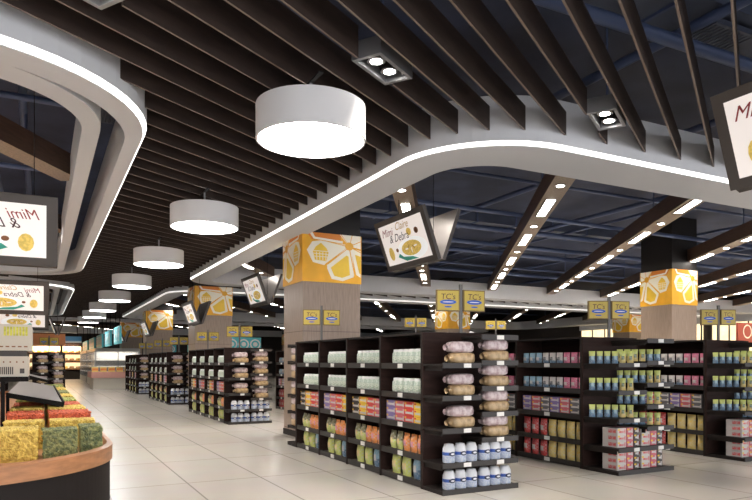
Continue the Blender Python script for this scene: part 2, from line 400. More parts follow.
# ------------------------------------------------------------------ columns
CUV = lambda L: [((x-175)/435., (y-60)/395.) for x, y in L]
PAT = [('deep_orange', CUV([(195, 60), (235, 118), (455, 118), (455, 60)]), 0), ('cream', CUV([(205, 45), (250, 112), (470, 132), (470, 112), (262, 96), (232, 45)]), 1),
       ('cream', CUV([(505, 160), (340, 305), (330, 318), (245, 300), (200, 205), (240, 135), (300, 122), (505, 140)]), 1),
       ('cream', CUV([(505, 160), (350, 315), (352, 345), (385, 425), (470, 438), (555, 400), (560, 370), (535, 160)]), 2), ('yellow', CUV([(500, 225), (378, 335), (405, 400), (466, 412), (526, 385), (515, 235)]), 3),
       ('cream', CUV([(530, 160), (575, 380), (640, 420), (640, 190)]), 2), ('yellow', CUV([(565, 215), (598, 365), (640, 395), (640, 235)]), 3),
       ('cream', CUV([(520, 150), (430, 40), (640, 40), (640, 170)]), 2),
       ('orange', CUV([(519, 148), (440, 40), (446, 40), (523, 148)]), 3), ('orange', CUV([(519, 148), (545, 40), (551, 40), (523, 148)]), 3), ('orange', CUV([(519, 148), (640, 85), (640, 91), (519, 154)]), 3),
       ('orange', CUV([(519, 148), (640, 205), (640, 212), (519, 156)]), 3), ('orange', CUV([(519, 156), (350, 308), (356, 312), (524, 158)]), 3), ('orange', CUV([(515, 150), (330, 118), (330, 124), (515, 156)]), 3), ('orange', CUV([(516, 160), (562, 400), (567, 398), (524, 160)]), 3),
       ('orange', [((x-175)/435., (y-60)/395.) for x, y in ell(520, 150, 34, 34, 10)], 4),
       ('yellow', CUV([(245, 215), (260, 280), (345, 285), (362, 215), (345, 180), (305, 140), (265, 175)]), 2)]
for q in range(4): PAT.append(('cream', CUV([(268+q*24, 215), (272+q*22, 280), (277+q*22, 280), (273+q*24, 215)]), 3))
for q in range(3): PAT.append(('cream', CUV([(250, 205+q*22), (360, 205+q*22), (360, 210+q*22), (250, 210+q*22)]), 3))
def mk_column():
    w, d = 1.24, 1.10; r_ = empty('square_column')
    s_ = MB().box(0, w, 0, d, 0, 3.08, 'col_wood')
    for zz in (.15, 2.1): s_.box(-.004, w+.004, -.004, d+.004, zz, zz+.012, 'seam')
    s_.box(-.015, w+.015, -.015, d+.015, 0, .12, 'shelf_dark')
    kid(r_, s_.build('shaft'))
    kid(r_, MB().box(0, w, 0, d, 4.05, ZC, 'col_black').build('upper_shaft'))
    b_ = MB().box(-.02, w+.02, -.02, d+.02, 3.08, 4.05, 'orange')
    for face in ('front', 'left', 'right', 'back'):
        for m_, poly, lay in PAT:
            P = clip_poly(poly, 0, 1, 0, 1)
            if len(P) < 3: continue
            e = .021+.0012*(lay+1)
            if face == 'front': pts = [(u*w, -e, 4.05-v*.97) for u, v in P]
            elif face == 'left': pts = [(-e, d-(1-u)*d, 4.05-v*.97) for u, v in P]
            elif face == 'right': pts = [(w+e, u*d, 4.05-v*.97) for u, v in P]
            else: pts = [(w-u*w, d+e, 4.05-v*.97) for u, v in P]
            b_.face(pts, m_)
    kid(r_, b_.build('printed_band')); return r_
column = Proto(mk_column, 'column', 'wood clad columns with orange printed bands')
COLS = [((4.55, 11.87), 'beige square column with orange flower band behind the nearest left gondola'), ((4.6, 22.0), 'beige square column with orange band behind the second aisle gondola'),
        ((4.6, 33.2), 'beige square column with orange band behind the third aisle gondola'), ((4.6, 44.0), 'far brown square column near the pink display table'),
        ((15.33, 12.0), 'large beige square column with orange band above the right gondolas'), ((17.1, 25.6), 'column with orange band seen behind the near left gondola endcap'),
        ((27.5, 24.1), 'column with orange band seen just left of the right column'), ((20, 56.5), 'tiny orange banded column far away left of nearest column')]
for (x, y), lb in COLS:
    o = column.place(x, y, 0, 0, lb); o.scale = (.83, .93, 1) if lb.startswith('large') else (1, 1, 1)

# ------------------------------------------------------------------ gondolas and end shelves
H = 1.85; BAY = 1.06
LV = [.07, .385, .745, 1.11, 1.475]
def shelf_mesh(w, d, x0, facing, tagx=None):   # local: slab spans y 0..w (along row), depth d toward facing -x from x0
    return None
def gondola(x, y, nb, label, BAY=1.06, grp='long dark product gondolas'):
    r_ = empty('shelf_gondola', (x, y, 0)); tag(r_, label, 'shelf', grp); L = nb*BAY; Wd = 1.07
    r_b = MB().box(.05, Wd-.05, .02, L-.02, 0, .04, 'black_metal').build('plinth'); r_b.parent = r_
    o = MB().box(Wd/2-.02, Wd/2+.02, 0, L, .04, H-.02, 'shelf_brown').build('back_panel'); o.parent = r_
    for i in range(nb+1):
        yy = i*BAY; y0 = max(0, yy-.02) if i else 0; y1 = min(L, yy+.02) if i < nb else L
        if i == 0: y1 = .03
        if i == nb: y0 = L-.03
        o = MB().box(0, Wd, y0, y1, 0, H, 'shelf_dark', None, {'front': 'shelf_brown', 'back': 'shelf_brown'}).build('side_panel'); o.parent = r_
    o = MB().box(.02, Wd-.02, 0, L, H-.02, H+.005, 'shelf_dark').build('top_panel'); o.parent = r_
    for i in range(nb):
        y0 = i*BAY+.02; y1 = (i+1)*BAY-.02
        for z in LV:
            s_ = MB().box(.03, Wd/2-.02, y0, y1, z-.03, z, 'shelf_top').box(.01, .04, y0, y1, z-.06, z+.012, 'shelf_lip')
            o = s_.build('shelf'); o.parent = r_
            t = MB().box(0, .01, (y0+y1)/2-.055, (y0+y1)/2+.055, z-.05, z+.005, 'tag_white').build('price_tag'); t.parent = o
            s_ = MB().box(Wd/2+.02, Wd-.03, y0, y1, z-.03, z, 'shelf_top').box(Wd-.04, Wd-.01, y0, y1, z-.06, z+.012, 'shelf_lip')
            o = s_.build('shelf'); o.parent = r_
    return r_
CAPL = [1.48, 1.11, .74]; CAPR = [1.81, 1.51, 1.21, .91, .615]; CAPC = [.35]
def endcap(x, y, label, flip=False, d=.44):
    # back at y, front at y-d ; x..x+1.07
    r_ = empty('end_shelf', (x, y, 0), 0); tag(r_, label, 'shelf', 'open end shelves on the gondolas')
    if flip: r_.rotation_euler = (0, 0, PI); r_.location = (x+1.07, y, 0)
    o = MB().box(0, 1.07, -.03, 0, 0, H, 'shelf_brown').build('back_panel'); o.parent = r_
    o = MB().box(.0, 1.07, -d, -.03, 0, .045, 'shelf_dark').box(0, 1.07, -d-.015, -d, 0, .06, 'shelf_lip').build('base_shelf'); o.parent = r_
    def sh(x0, x1, z, tags):
        s_ = MB().box(x0, x1, -d, -.03, z-.03, z, 'shelf_dark').box(x0, x1, -d-.015, -d, z-.05, z+.01, 'shelf_lip')
        s_.box(x0+.02, x0+.04, -d+.05, -.03, z-.08, z-.03, 'shelf_dark')
        o = s_.build('shelf'); o.parent = r_
        for t in tags: q = MB().box(t-.05, t+.05, -d-.023, -d-.015, z-.045, z+.003, 'tag_white').build('price_tag'); q.parent = o
    for z in CAPL: sh(0, .53, z, [.33])
    for z in CAPR: sh(.54, 1.07, z, [.80])
    for z in CAPC: sh(0, 1.07, z, [.33, .80])
    return r_
# rows along the aisle: (x, y, nb, name)
G = [(4.0, 6.54, 4, 'near left gondola', 'tall dark gondola beside the aisle, nearest one, four bays of jars and cartons'),
     (6.75, 6.75, 3, 'near middle gondola', 'tall dark gondola in the middle, with snack bags and small pouches'),
     (9.40, 6.75, 3, 'near right gondola', 'tall dark gondola at the right edge with yellow snack bags'),
     (4.0, 15.8, 4, 'second aisle gondola', 'dark gondola beside the aisle, second from the camera'),
     (4.0, 23.9, 4, 'third aisle gondola', 'dark gondola beside the aisle, third from the camera'),
     (4.0, 32.2, 4, 'fourth aisle gondola', 'dark gondola beside the aisle, fourth and farthest from the camera'),
     (6.75, 15.8, 4, 'second row gondola', 'dark gondola glimpsed between the nearest column and second aisle gondola'),
     (9.4, 15.8, 4, 'third row gondola', 'dark gondola behind the near middle gondola, only top visible'),
     (12.1, 15.8, 4, 'fourth row gondola', 'dark gondola far behind the near middle gondola, fourth row from the aisle'),
     (6.75, 24.6, 4, 'back second row gondola', 'dark gondola deep in the shop, glimpsed past the second aisle end shelf'),
     (-.25, 26.5, 3, 'far left gondola', 'dark gondola at far left beyond the produce counter, beside the aisle'),
     (-2.2, 26.5, 3, 'outer far left gondola', 'dark gondola at far left beyond the counter, farther from the aisle')]
for x, y, nb, nm, lb in G:
    bw = 1.41 if nb == 3 and x > 5 else BAY
    gondola(x, y, nb, lb, bw)
    endcap(x, y, 'open dark end shelf on the camera end of the ' + nm, False, .65 if nb == 3 and x > 5 else .44)
    if y < 8: endcap(x, y+nb*bw, 'open dark end shelf on the rear end of the ' + nm, True, .42)

# ------------------------------------------------------------------ product prototypes (front faces -y, base z=0)
mat('jar_white', (.72, .76, .68), .35, col2=(.42, .52, .42), nscale=28); mat('jar_green', (.45, .55, .42), .4, col2=(.75, .78, .68), nscale=60); mat('lid_white', (.80, .80, .76), .4)
def mk_jar():
    o = MB().lathe([(.055, 0), (.062, .012), (.062, .135), (.045, .155)], 'jar_white', 14).build('jar')
    kid(o, MB().lathe([(.064, .03), (.064, .10)], 'jar_green', 14, cap=False).build('jar_label')); kid(o, MB().lathe([(.048, .153), (.048, .185), (.03, .188)], 'lid_white', 14).build('lid')); return o
jar = Proto(mk_jar, 'jar', 'white and green jars on the gondolas')
CC = {'purple': (.25, .18, .42), 'red': (.72, .06, .05), 'yellow': (.88, .58, .05), 'black': (.04, .03, .03), 'pinkred': (.65, .15, .18), 'grey': (.16, .15, .16), 'orange': (.85, .30, .07),
      'olive': (.22, .20, .10), 'lime': (.62, .66, .18), 'blue': (.10, .28, .50), 'crimson': (.62, .05, .05), 'gold': (.82, .62, .20), 'white': (.66, .60, .56), 'pink': (.72, .16, .28), 'skyblue': (.30, .50, .62), 'steel': (.12, .22, .34), 'dark': (.06, .045, .04), 'tan': (.55, .38, .22), 'green': (.13, .2, .07)}
for n_, c_ in CC.items(): mat('c_'+n_, c_, .38); mat('p_'+n_, c_, .38, col2=tuple(min(1, q*.45+.33) for q in c_), nscale=34)
def mk_carton(c, w=.21, h=.095, d=.28, print_c='white'):
    def f():
        m_ = MB().box(-w/2+.002, w/2-.002, -d/2, d/2, 0, h-.003, 'c_'+c)
        m_.box(-w/2+.03, w/2-.03, -d/2-.001, -d/2, h*.25, h*.55, 'p_'+print_c); m_.box(-w/2+.012, -w/2+.05, -d/2-.0015, -d/2, h*.6, h*.85, 'c_'+('yellow' if c != 'yellow' else 'red'))
        m_.box(w/2-.035, w/2-.012, -d/2-.001, -d/2, h*.15, h*.8, 'p_'+print_c)
        m_.box(-w/2+.001, -w/2+.002, -d/2+.03, d/2-.1, h*.22, h*.75, 'p_'+print_c)
        return m_.build('carton')
    return f
cartons = {}
def carton(c, **k):
    key = (c, tuple(sorted(k.items())))
    if key not in cartons: cartons[key] = Proto(mk_carton(c, **k), 'carton', c+' cartons stacked on the shelves')
    return cartons[key]
def mk_bag(c1, c2, w, h, d, name, split=.5, c3=None):
    def f():
        nu, nv = 8, 10; m_ = MB()
        def pt(u, v, s):
            e = (math.sin(PI*min(1, max(0, (v-.0)/.92)))**.45 if 0 < v < .92 else 0) if v > .02 else .55
            bul = e*(1-abs(2*u-1)**3)
            ww = w*(1-.10*math.sin(PI*v)) if v < .92 else w*.97
            return ((u-.5)*ww, s*(d/2*bul+.002), v*h)
        def mf(i, j):
            v = (i+.5)/nv
            if v > .9: return 'c_'+c1
            if c3 and .3 < v < .62 and 2 <= j <= 5: return 'p_'+c3
            return ('p_' if (i+j) % 2 else 'c_')+(c1 if v > split else c2)
        for s in (-1, 1):
            rows = [[pt(j/nu, i/nv, s) for j in range(nu+1)] for i in range(nv+1)]
            if s == 1: rows = [r[::-1] for r in rows]
            m_.grid(rows, 'c_'+c1, False, True, mf)
        # close bottom
        fr = [pt(j/nu, 0, -1) for j in range(nu+1)]; bk = [pt(j/nu, 0, 1) for j in range(nu+1)]
        m_.grid([bk, fr], 'c_'+c2); return m_.build(name)
    return f
bag_lime = Proto(mk_bag('lime', 'lime', .205, .27, .11, 'food_bag', .5, 'gold'), 'bag', 'yellow green bags on the bottom shelves')
bag_blue = Proto(mk_bag('skyblue', 'steel', .15, .28, .10, 'food_bag', .35, 'white'), 'bag', 'blue bags on the bottom shelves')
bag_olive = Proto(mk_bag('olive', 'lime', .13, .23, .09, 'food_pouch', .45, 'gold'), 'pouch', 'olive pouches on the gondolas')
bag_orange = Proto(mk_bag('orange', 'orange', .14, .225, .09, 'food_pouch', .5, 'pink'), 'pouch', 'orange pouches on the gondolas')
bag_red = Proto(mk_bag('crimson', 'red', .155, .25, .10, 'snack_bag', .5, 'white'), 'bag', 'red snack bags on the gondolas')
bag_gold = Proto(mk_bag('gold', 'gold', .165, .25, .11, 'snack_bag', .5, 'yellow'), 'bag', 'golden snack bags on the gondolas')
pk_sky = Proto(mk_bag('skyblue', 'steel', .13, .165, .07, 'small_packet', .5, 'white'), 'packet', 'blue packets on the gondolas')
pk_white = Proto(mk_bag('white', 'steel', .13, .165, .07, 'small_packet', .25, 'grey'), 'packet', 'white packets on the gondolas')
pk_pink = Proto(mk_bag('pink', 'pink', .13, .165, .07, 'small_packet', .3, 'white'), 'packet', 'pink packets on the gondolas')
pc_blue = Proto(mk_bag('lime', 'steel', .085, .17, .06, 'standing_pouch', .62, 'skyblue'), 'pouch', 'blue and lime pouches on the end shelves')
pc_lime = Proto(mk_bag('lime', 'gold', .085, .17, .06, 'standing_pouch', .6, 'green'), 'pouch', 'lime pouches on the end shelves')
mat('milk_white', (.80, .81, .84), .35); mat('milk_blue', (.05, .12, .45), .4); mat('milk_pale', (.50, .58, .75), .4, col2=(.75, .78, .85), nscale=50); mat('milk_ink', (.02, .03, .08), .4)
def mk_milk():
    o = MB().lathe([(.070, 0), (.074, .012), (.074, .085), (.075, .088), (.075, .118), (.074, .122), (.072, .160), (.058, .192), (.055, .198)], 'milk_white', 14,
                   mats=['milk_pale', 'milk_pale', 'milk_blue', 'milk_blue', 'milk_blue', 'milk_white', 'milk_white', 'milk_white']).build('milk_bottle')
    m_ = MB(); pts = ell(0, .103, .044, .026, 14)
    m_.grid([[(x, -math.sqrt(max(0, .0785**2-x*x)), z) for x, z in pts], [(x*.1, -.0795, .103+(z-.103)*.1) for x, z in pts]], 'milk_ink', True, False)
    pts = ell(0, .103, .026, .011, 12); m_.grid([[(x, -.0805, z) for x, z in pts], [(x*.05, -.0805, .103+(z-.103)*.05) for x, z in pts]], 'milk_white', True, False)
    kid(o, m_.build('bottle_label')); kid(o, MB().lathe([(.056, .198), (.052, .212), (.03, .216)], 'milk_white', 12).build('cap')); return o
milk = Proto(mk_milk, 'bottle', 'white and blue bottles on the end shelves')
mat('loaf_pink', (.66, .56, .56), .3, col2=(.38, .25, .26), nscale=16, bump=.3); mat('loaf_tan', (.62, .44, .24), .3, col2=(.40, .26, .13), nscale=18, bump=.3)
def mk_loaf(m):
    def f():
        o = MB().blob((0, 0, .065), .165, .085, .065, m, .45, 18, 10, .02).build('bread_loaf')
        w_ = MB()
        rows = []
        for i in range(4):
            r = (.055, .03, .018, .045)[i]; x = -.15-.018*i
            rows.append([(x, r*math.cos(2*PI*j/10), .06+r*.8*math.sin(2*PI*j/10)) for j in range(10)])
        w_.grid(rows, m, True); kid(o, w_.build('wrapper_twist'))
        return o
    return f
loaf_p = Proto(mk_loaf('loaf_pink'), 'bread', 'wrapped pink loaves on the end shelves'); loaf_t = Proto(mk_loaf('loaf_tan'), 'bread', 'wrapped tan loaves on the end shelves')

# ------------------------------------------------------------------ fill the gondolas
OL = lambda i, n: 'leftmost' if i == 0 else ('rightmost' if i == n-1 else ORD[i]+'-left')
LVN = ['bottom', 'second lowest', 'middle', 'second highest', 'top']
R90 = -PI/2
def run(items, x, ya, yb, z, where, depth, tilt=0):
    # items: list of (proto, name, width); placed along a -x face from far (left on screen, yb) to near (ya)
    names = [n for _, n, _ in items]; seen = {}
    tot = sum(w for *_, w in items); y = yb
    gap = max(0, ((yb-ya)-tot)/(len(items)+1)) if tot < (yb-ya) else 0
    for pr, n, w in items:
        y -= gap; c = y-w/2; y -= w; i = seen.get(n, 0); seen[n] = i+1; k_ = names.count(n)
        lb = ('%s %s, %s' % (OL(i, k_), n, where)) if k_ > 1 else '%s, %s' % (n, where)
        pr.place(x+depth, c, z, R90, lb, rx=0)
def cart_grid(cols, x, y0, y1, z, where, w, h, depth=.2, rows=3, d=.28):
    n = len(cols); cc = {}; cw = (y1-y0)/n
    for i, c in enumerate(cols):
        k_ = cols.count(c); ii = cc.get(c, 0); cc[c] = ii+1; pr = carton(c, w=w, h=h, d=d, print_c='white' if c not in ('white',) else 'grey')
        for r in range(rows):
            side = '' if k_ == 1 else (OL(ii, k_)+' ')
            pr.place(x+depth, y1-cw*(i+.5), z+r*h, R90, '%s%s carton, %s of stack, %s' % (side, CN.get(c, c), ['bottom', 'middle', 'top'][r], where))
CN = {'pinkred': 'pinkish red', 'dark': 'dark brown', 'grey': 'dark grey'}
BN4 = ['nearest bay', 'second nearest bay', 'third nearest bay', 'farthest bay']
def fill_left(x, y, nb, short):
    for b in range(nb):
        y0 = y+b*BAY+.03; y1 = y+(b+1)*BAY-.03
        for l in (4, 3):
            run([(jar, 'white jar', .127)]*6, x, y0+.02, y1-.17, LV[l], '%s shelf, %s, %s' % (LVN[l], BN4[b], short), .11)
        cols = ['purple', 'pinkred', 'red', 'yellow'] if b % 2 == 0 else ['black', 'yellow', 'red', 'pinkred']
        cart_grid(cols, x, y0+.02, y1-.04, LV[2], '%s, %s' % (BN4[b], short), .235, .088)
        run([(bag_olive, 'olive pouch', .15)]*2+[(bag_orange, 'orange pouch', .15)]*3, x, y0+.04, y1-.08, LV[1], 'second lowest shelf, %s, %s' % (BN4[b], short), .10)
        run([(bag_lime, 'yellow green bag', .215)]*2+[(bag_blue, 'blue bag', .19)], x, y0+.10, y1-.08, LV[0], 'bottom shelf, %s, %s' % (BN4[b], short), .11)
def fill_mid(x, y, bays, short, BAY=1.41):
    for b in bays:
        y0 = y+b*BAY+.03; y1 = y+(b+1)*BAY-.03
        for l in (4, 3):
            run([(pk_sky, 'blue packet', .14)]*(3 if BAY > 1.2 else 2)+[(pk_white, 'white packet', .14)]*3+[(pk_pink, 'pink packet', .14)]*(3 if BAY > 1.2 else 2), x, y0, y1, LV[l], '%s shelf, %s, %s' % (LVN[l], BN4[b], short), .12)
        cart_grid(['purple', 'pinkred', 'grey', 'purple', 'pinkred', 'grey'], x, y0+.06, y1-.06, LV[2], '%s, %s' % (BN4[b], short), (y1-y0-.12)/6-.012, .078)
        for l in (1, 0):
            run([(bag_red, 'red snack bag', .165)]*3+[(bag_gold, 'golden snack bag', .165)]*(4 if BAY > 1.2 else 3), x, y0, y1, LV[l], '%s shelf, %s, %s' % (LVN[l], BN4[b], short), .12)
fill_left(4.0, 6.54, 4, 'near left gondola')
fill_left(4.0, 15.8, 4, 'second aisle gondola')
fill_left(4.0, 23.9, 4, 'third aisle gondola')
fill_left(4.0, 32.2, 3, 'fourth aisle gondola')
fill_mid(6.75, 6.75, (0, 1), 'near middle gondola')
fill_mid(9.4, 6.75, (0, 1), 'near right gondola')
fill_mid(6.75, 15.8, (2, 3), 'second row gondola', 1.06)
def cap_bread(x, y, short):
    w_ = ' end shelf of ' + short
    for side, zs, cx in (('left', CAPL, x+.33), ('right', CAPR[1:], x+.83)):
        for i, z in enumerate(zs):
            lv = ['top', 'second', 'third', 'fourth'][i]
            loaf_t.place(cx+.02, y-.30, z, 0, 'lower tan loaf, %s %s bread shelf, end of %s' % (lv, side, short))
            loaf_p.place(cx, y-.30, z+.128, 0, 'upper pinkish loaf, %s %s bread shelf, end of %s' % (lv, side, short))
    for z, zn in ((.35, 'upper'), (.045, 'lower')):
        for i in range(6):
            milk.place(x+.16+i*.155+(.03 if i > 2 else 0), y-.33, z, 0, '%s white and blue bottle, %s bottle row, end of %s' % (OL(i, 6), zn, short))
cap_bread(4.0, 6.54, 'near left gondola'); cap_bread(4.0, 15.8, 'second aisle gondola'); cap_bread(4.0, 23.9, 'third aisle gondola'); cap_bread(4.0, 32.2, 'fourth aisle gondola')
cap_bread(-.25, 26.5, 'far left gondola'); cap_bread(-2.2, 26.5, 'outer far left gondola'); cap_bread(6.75, 15.8, 'second row gondola')
def cap_pouch(x, y, short):
    for side, zs, x0 in (('left', CAPL, x+.06), ('right', CAPR[1:], x+.60)):
        for i, z in enumerate(zs):
            lv = ['top', 'second', 'third', 'fourth'][i]
            for q in range(6):
                pr, n = (pc_blue, 'blue and lime pouch') if (q < 4) != (side == 'right' and i == 0) else (pc_lime, 'lime pouch')
                ks = [w for w in range(6) if ((w < 4) != (side == 'right' and i == 0)) == (pr is pc_blue)]
                pr.place(x0+q*.079, y-.14-q*.062, z, -.66, '%s %s, %s %s pouch shelf, end of %s' % (OL(ks.index(q), len(ks)), n, lv, side, short))
    for z, zn in ((.35, 'upper'), (.045, 'lower')):
        for side, x0 in (('left', x+.18), ('right', x+.64)):
            for i, (c, ww, nm) in enumerate((('white', .17, 'wide white'), ('pinkred', .13, 'red'), ('dark', .11, 'dark brown'))):
                xx = x0+(0, .155, .28)[i]
                for r in range(3):
                    carton(c, w=ww-.004, h=.088, d=.26, print_c='red' if c == 'white' else 'white').place(xx, y-.42, z+r*.088, 0, '%s carton, %s of %s stack, %s carton shelf, end of %s' % (nm.split()[-1] if nm != 'dark brown' else 'brown', ['bottom', 'middle', 'top'][r], side, zn, short))
for i, z in enumerate(CAPR[1:]+[.35]):   # rear end shelf of the nearest gondola, seen edge-on beside the column
    n_ = ['top', 'second', 'third', 'fourth', 'lowest'][i]
    loaf_t.place(4.12, 10.78+.24, z, PI/2, 'lower tan loaf on the %s rear end shelf, near left gondola' % n_)
    loaf_p.place(4.12, 10.78+.24, z+.128, PI/2, 'upper pinkish loaf on the %s rear end shelf, near left gondola' % n_)
cap_pouch(6.75, 6.75, 'near middle gondola'); cap_pouch(9.4, 6.75, 'near right gondola')

# ------------------------------------------------------------------ yellow sign pairs on poles at gondola ends
def mk_sign(up=0):
    r_ = empty('sign_stand')
    kid(r_, MB().box(-.018, .018, -.018, .018, 0, .62+up, 'pole_grey').box(-.05, .05, -.05, .05, 0, .015, 'pole_grey').build('pole'))
    for s in (-1, 1):
        b_ = kid(r_, MB().box(-.15, .15, -.02, .02, 0, .27, 'sign_frame').box(-.135, .135, -.024, -.02, .015, .255, 'sign_yellow').build('sign_board', None, (s*.172, 0, .28+up)))
        b_.rotation_euler = (0, 0, s*.10)
        t = MB(); text_mesh("TC's", .10, 'ink', .1, False, (0, .15), -.0255, t, 'CENTER')
        for q, (m_, rx, rz_) in enumerate((('blue_ink', .105, .030), ('white', .07, .005))): t.face([(x, -.0255-.0008*q, z) for x, z in ell(0, .115, rx, rz_)], m_)
        t.face([(x, -.0255, z) for x, z in ell(0, .055, .05, .010)], 'blue_ink'); kid(b_, t.build('lettering'))
    return r_
sign = Proto(mk_sign, 'sign', 'paired yellow signs on poles above the gondolas')
sign_tall = Proto(lambda: mk_sign(.38), 'sign', 'tall paired yellow signs in the back rows')
for x, y, lb in ((4.70, 6.75, 'camera end of near left gondola'), (4.33, 10.4, 'rear end of near left gondola'), (7.5, 6.95, 'camera end of near middle gondola'), (10.38, 7.2, 'camera end of near right gondola'),
                 (4.5, 16.2, 'camera end of second aisle gondola'), (4.5, 19.7, 'rear end of second aisle gondola'), (9.7, 16.2, 'camera end of third row gondola'), (12.6, 16.2, 'camera end of fourth row gondola'),
                 (4.5, 24.3, 'camera end of third aisle gondola'), (4.5, 27.9, 'rear end of third aisle gondola'), (4.5, 32.6, 'camera end of fourth aisle gondola'), (.3, 26.9, 'far left gondola')):
    (sign_tall if y > 16 and x > 9 else sign).place(x, y, H+.005, -.35 if x > 6 else -.25, 'pair of yellow signs on a pole above ' + lb)

# ------------------------------------------------------------------ hanging poster screens (V pairs)
def mk_screen(w, h, mirror, rod=ZC-3.1):
    r_ = empty('hanging_screen')
    for s in (0, 1):
        p = kid(r_, MB().box(-w/2, w/2, -.07, -.01, 0, h, 'frame_grey', None, {'back': 'back_silver'}).build('screen_panel'))
        p.rotation_euler = (math.radians(20), 0, 0) if s == 0 else (math.radians(20), 0, PI)
        t = MB(); y = -.071; a = w/2-.11; b0, b1 = .09, h-.09; sg = -1 if mirror else 1
        t.box(-a, a, y-.003, y, b0, b1, 'poster'); y -= .004
        def F(pts, m_, l=0):
            q = [(sg*px, y-.001*l, pz) for px, pz in pts]; t.face(q if not mirror else q[::-1], m_)
        hh = b1-b0; ww = 2*a
        F(clip_poly(ell(.14*ww, b0+.28*hh, .33*ww, .27*hh, 32), -a, a, b0, b1), 'plate', 0)
        F(ell(.12*ww, b0+.30*hh, .22*ww, .18*hh, 20), 'noodle', 1)
        F(clip_poly([(-.22*ww, b0+.16*hh), (-.05*ww, b0+.02*hh), (.22*ww, b0+.02*hh), (.10*ww, b0+.10*hh), (-.10*ww, b0+.14*hh), (-.17*ww, b0+.24*hh)], -a, a, b0, b1), 'teal_cloth', 2)
        F(ell(.32*ww, b0+.66*hh, .045*ww, .075*hh, 12), 'cookie', 1); F(ell(.16*ww, b0+.68*hh, .055*ww, .09*hh, 12), 'noodle', 1)
        F(ell(-.35*ww, b0+.28*hh, .06*ww, .17*hh, 12), 'noodle', 1); F(ell(-.20*ww, b0+.33*hh, .03*ww, .05*hh, 10), 'cookie', 2)
        for q in range(5): F(ell((.02+.05*q)*ww, b0+(.30+.05*math.sin(q*2.2))*hh, .04*ww, .02*hh, 8, q*.8), 'ink_gold' if q % 2 else 'poster', 2)
        text_mesh('Mimi', .20*hh/.75, 'ink_red', .45, mirror, (-.46*ww, b0+.72*hh), y-.001, t); text_mesh('Claire', .19*hh/.75, 'ink_gold', .45, mirror, (-.12*ww, b0+.80*hh), y-.001, t)
        text_mesh('& Debra', .20*hh/.75, 'ink', .45, mirror, (-.32*ww, b0+.54*hh), y-.001, t)
        kid(p, t.build('poster'))
    e = .34*h
    for x in (-w*.35, w*.35):
        kid(r_, MB().tube((x, 0, 0), (x, 0, rod), .004, 'black_metal').build('suspension_rod'))
    return r_
scr = Proto(lambda: mk_screen(1.6, .86, False), 'hanging screen', 'back to back poster screens hung from the ceiling')
for x, y, lb in ((5.5, 9.2, 'V-shaped pair of hanging poster screens over the near left gondola'), (5.5, 17.6, 'V-shaped poster screens hanging just left of the nearest column'), ):
    scr.place(x, y, 3.1, R90, lb)
scr2 = Proto(lambda: mk_screen(1.4, .72, False, 2.8), 'hanging screen', 'smaller poster screens hung over the aisle side')
for x, y, z_, lb in ((4.25, 20.2, 2.66, 'V-shaped poster screens hanging in front of the second column'), (4.45, 31.2, 2.7, 'V-shaped poster screens hanging in front of the third column'), (4.36, 40.5, 2.68, 'small V-shaped poster screens far away beside the teal banners'), (.62, 29, 2.62, 'V-shaped poster screens hanging beyond the three left screens')):
    scr2.place(x, y, z_, R90, lb)
Proto(lambda: mk_screen(1.6, .86, False, 1.1), 'hanging screen', None).place(5.72, 3.0, 3.1, R90, 'large poster screen hanging at the right edge showing a letter M')
scl = Proto(lambda: mk_screen(1.5, .74, True), 'hanging screen', 'mirrored poster screens over the produce counter')
for x, y, lb in ((-.58, 7.95, 'largest mirrored poster screen hanging over the produce counter'), (-.57, 16.1, 'second mirrored poster screen behind the largest one at left'), (-.5, 23.6, 'third and smallest mirrored poster screen at left')):
    scl.place(x, y, 2.56, 0, lb)

# ------------------------------------------------------------------ produce counter at left
CX, CY, CR, CEND = -.88, 7.65, 1.58, 22.0
def stadium(r, n=64):
    pts = [(CX+r*math.cos(a), CY+r*math.sin(a)) for a in [PI+PI*i/n for i in range(n+1)]]
    return pts+[(CX+r, CEND-(CR-r)), (CX-r, CEND-(CR-r))]
root = empty('produce_counter', (CX, CY, 0)); tag(root, 'long produce counter with rounded front end, wooden rim and dark base', 'counter')
def sw(name, prof, m, cap=False):
    mb = MB(); rows = [[(x-CX, y-CY, z) for x, y in stadium(r)] for r, z in prof]; mb.grid(rows, m, True, False)
    if cap: mb.face(rows[-1], m)
    o = mb.build(name); o.parent = root; return o
sw('base', [(CR-.025, 0), (CR-.025, .49)], 'counter_dark')
sw('wooden_rim', [(CR-.025, .48), (CR, .48), (CR, .63), (CR-.055, .645), (CR-.13, .55)], 'counter_wood')
sw('counter_bed', [(CR-.13, .55), (CR-.14, .55)], 'counter_wood', True)
sw('kick_strip', [(CR-.02, 0), (CR-.02, .06)], 'metal_grey')
for n_, c1, c2 in (('yellow', (.88, .68, .16), (.55, .36, .06)), ('green', (.33, .34, .13), (.10, .13, .05)), ('red', (.78, .16, .06), (.45, .07, .03)), ('palegreen', (.52, .55, .15), (.25, .28, .06))):
    mat('veg_'+n_, c1, .5, col2=c2, nscale=26, bump=.6)
VR = random.Random(11)
